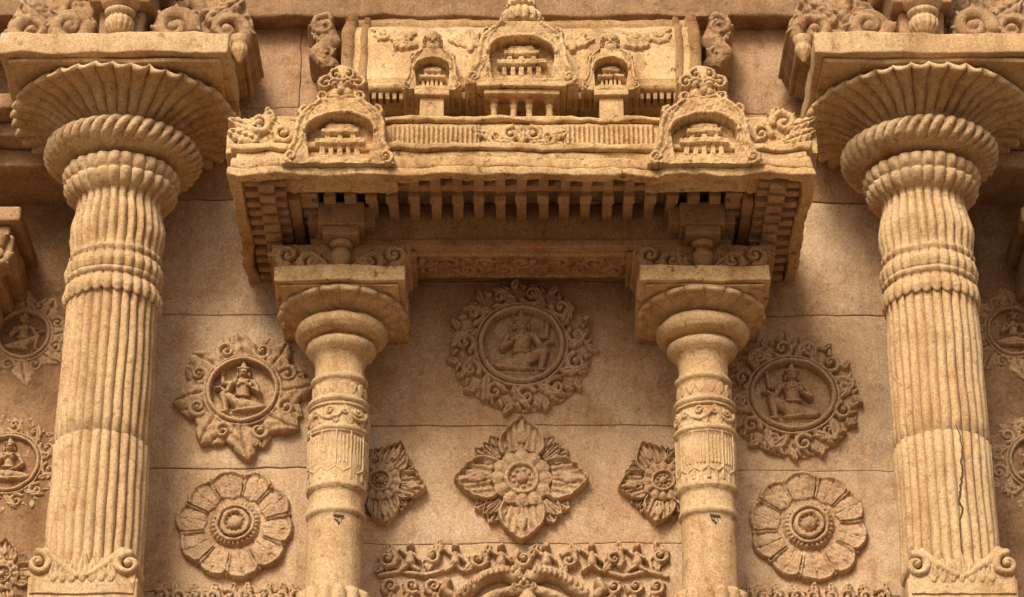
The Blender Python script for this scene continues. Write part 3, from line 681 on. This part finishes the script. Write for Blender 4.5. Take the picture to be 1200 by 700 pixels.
for s in (-1,1):
    r.line([(s*.80,.10),(s*.68,.125),(s*.55,.10),(s*.45,.13)],.016,.016,.035,.002)
    for k in range(3):
        x=s*(.50+.12*k); r.curl((x,.035),.055,rnd.uniform(0,6),s,.055,.002); r.leaf((x,.0),-PI/2+rnd.uniform(-.6,.6),.11,.035,.05,.002,3,.25)
        r.curl((x+s*.02,-.13),.065,rnd.uniform(0,6),-s,.055,.002); r.leaf((x,-.20),-PI/2+rnd.uniform(-.6,.6),.11,.035,.05,.002,3,.25)
A=np.hypot(r.X,r.Z+.33)<.27; r.H=np.where(A,0,r.H)
for R0,w in ((.345,.03),(.28,.02)):
    r.line([(R0*1.1*math.cos(a),-.33+R0*math.sin(a)) for a in np.linspace(.05,PI-.05,30)],w,w,.05,.02)
for s in (-1,1):
    r.line([(s*.04,.08),(s*.12,.115),(s*.22,.08),(s*.30,.0),(s*.38,-.05),(s*.44,.0),(s*.42,.05)],.045,.03,.085,.015)
    for k in range(12):
        t=k/11; xx=s*(.06+.32*t); zz=.10-.16*t*t; r.cap((xx,zz),(xx,zz+.02),.012,.012,.03,.085)
    r.curl((s*.45,-.10),.08,0,s,.06,.01)
lionface(r,(.0,.05),.075,.06,.04)
r.roughen(.003,18,4); g=Geo(); r.build(g,(.01,0,-1.84)); mk('carved_arch',g,M_rel,e,.002,220)
g=Geo(); lathe(g,.03,.05,[(-2.3,.09),(-2.0,.085),(-1.95,.06),(-1.92,.07),(-1.88,.05),(-1.84,.02),(-1.80,.008)],0,8,.02,32); mk('niche_finial',g,M_rel,e,.001,221)
for s in (-1,1):
    e=group('foliage_frieze',s*1.62,.03,-2.0)
    r=Relief(.46,.16,230)
    for k in range(9):
        x=-.38+.76*k/8; r.curl((x,.06),.055,rnd.uniform(0,6),1 if k%2 else -1,.05,.005); r.leaf((x,.07),PI/2+rnd.uniform(-.5,.5),.08,.035,.05,.005,4,.3); r.curl((x+.03,-.04),.055,rnd.uniform(0,6),1,.05,.005); r.curl((x,-.12),.05,rnd.uniform(0,6),1,.05,.005)
    r.roughen(.003,18,4); g=Geo(); r.build(g,(s*1.62,0,-1.93)); mk('carved_leaves',g,M_rel,e,.001,222)

# neighbouring bay brackets, plus added slabs that shade the recesses
for s in (-1,1):
    e=group('corbel_block',s*3.2,.0,.2); g=Geo()
    def bx(a,b,q0,q1,z0,z1): 
        t=sorted((s*(a+.12),s*(b+.12))); rbox(g,t[0],t[1],q0,q1,z0,z1,.02,.1)
    bx(2.80,3.6,-.32,.30,.36,.46); bx(2.86,3.6,-.32,.25,.28,.358); bx(2.83,3.6,-.32,.28,.12,.278); bx(2.90,3.6,-.32,.2,.02,.118); bx(2.95,3.6,-.32,.12,-.06,.018)
    r=Relief(.20,.17,200); r.curl((0,.04),.12,0,s,.06,.01); r.curl((-s*.09,-.07),.08,0,s,.05,.01); r.leaf((0,-.1),PI/2+s*.5,.2,.06,.06,.01,5,.3); r.build(g,(s*3.12,.28,.20),.1)
    mk('stacked_corbel',g,M_brack,e,.004,230)
    e=group('recess_shade_slab',s*3.2,.1,1.1); g=Geo()  # stepped slab added, mostly hidden, to throw shade into the recess
    t=sorted((s*2.52,s*5.2)); rbox(g,t[0],t[1],-.31,.50,1.0,1.10,.02,.12); rbox(g,t[0],t[1],-.31,.36,.90,.998,.02,.12); rbox(g,t[0],t[1],-.31,.20,.78,.898,.02,.12)
    mk('shade_slab_courses',g,M_brack,e,.005,231)

# ------------------------------------------------------------------ ground
me=bpy.data.meshes.new('ground'); me.from_pydata([(-600,-600,0),(600,-600,0),(600,600,0),(-600,600,0)],[],[(0,1,2,3)]); me.materials.append(M_ground)
scene.collection.objects.link(bpy.data.objects.new('ground',me))

# ------------------------------------------------------------------ light and camera
w=bpy.data.worlds.new('World'); scene.world=w; w.use_nodes=True
nt=w.node_tree; bg=nt.nodes['Background']; sky=nt.nodes.new('ShaderNodeTexSky'); sky.sky_type='NISHITA'; sky.sun_disc=False
EL,AZ=40,-20   # sun elevation; azimuth measured from the camera side of the wall, negative = from the left
sky.sun_elevation=math.radians(EL); sky.sun_rotation=math.radians(180-AZ); sky.dust_density=5; sky.air_density=1.0
nt.links.new(sky.outputs[0],bg.inputs[0]); bg.inputs[1].default_value=0.14
sd=bpy.data.lights.new('sun','SUN'); sd.energy=3.3; sd.angle=math.radians(20); sd.color=(1,.93,.80)
so=bpy.data.objects.new('sun',sd); scene.collection.objects.link(so)
d=Vector((math.sin(math.radians(AZ))*math.cos(math.radians(EL)),-math.cos(math.radians(AZ))*math.cos(math.radians(EL)),math.sin(math.radians(EL))))
so.rotation_euler=d.to_track_quat('Z','Y').to_euler(); so.location=(-5,-20,25)
cd=bpy.data.cameras.new('camera'); co=bpy.data.objects.new('camera',cd); scene.collection.objects.link(co)
co.location=(-.055,-14.43,ZC-7.35); co.rotation_euler=(math.radians(117),0,0); cd.lens=97.2; cd.sensor_width=36; cd.clip_end=2000
scene.camera=co
scene.view_settings.view_transform='Standard'; scene.view_settings.look='None'; scene.view_settings.exposure=0
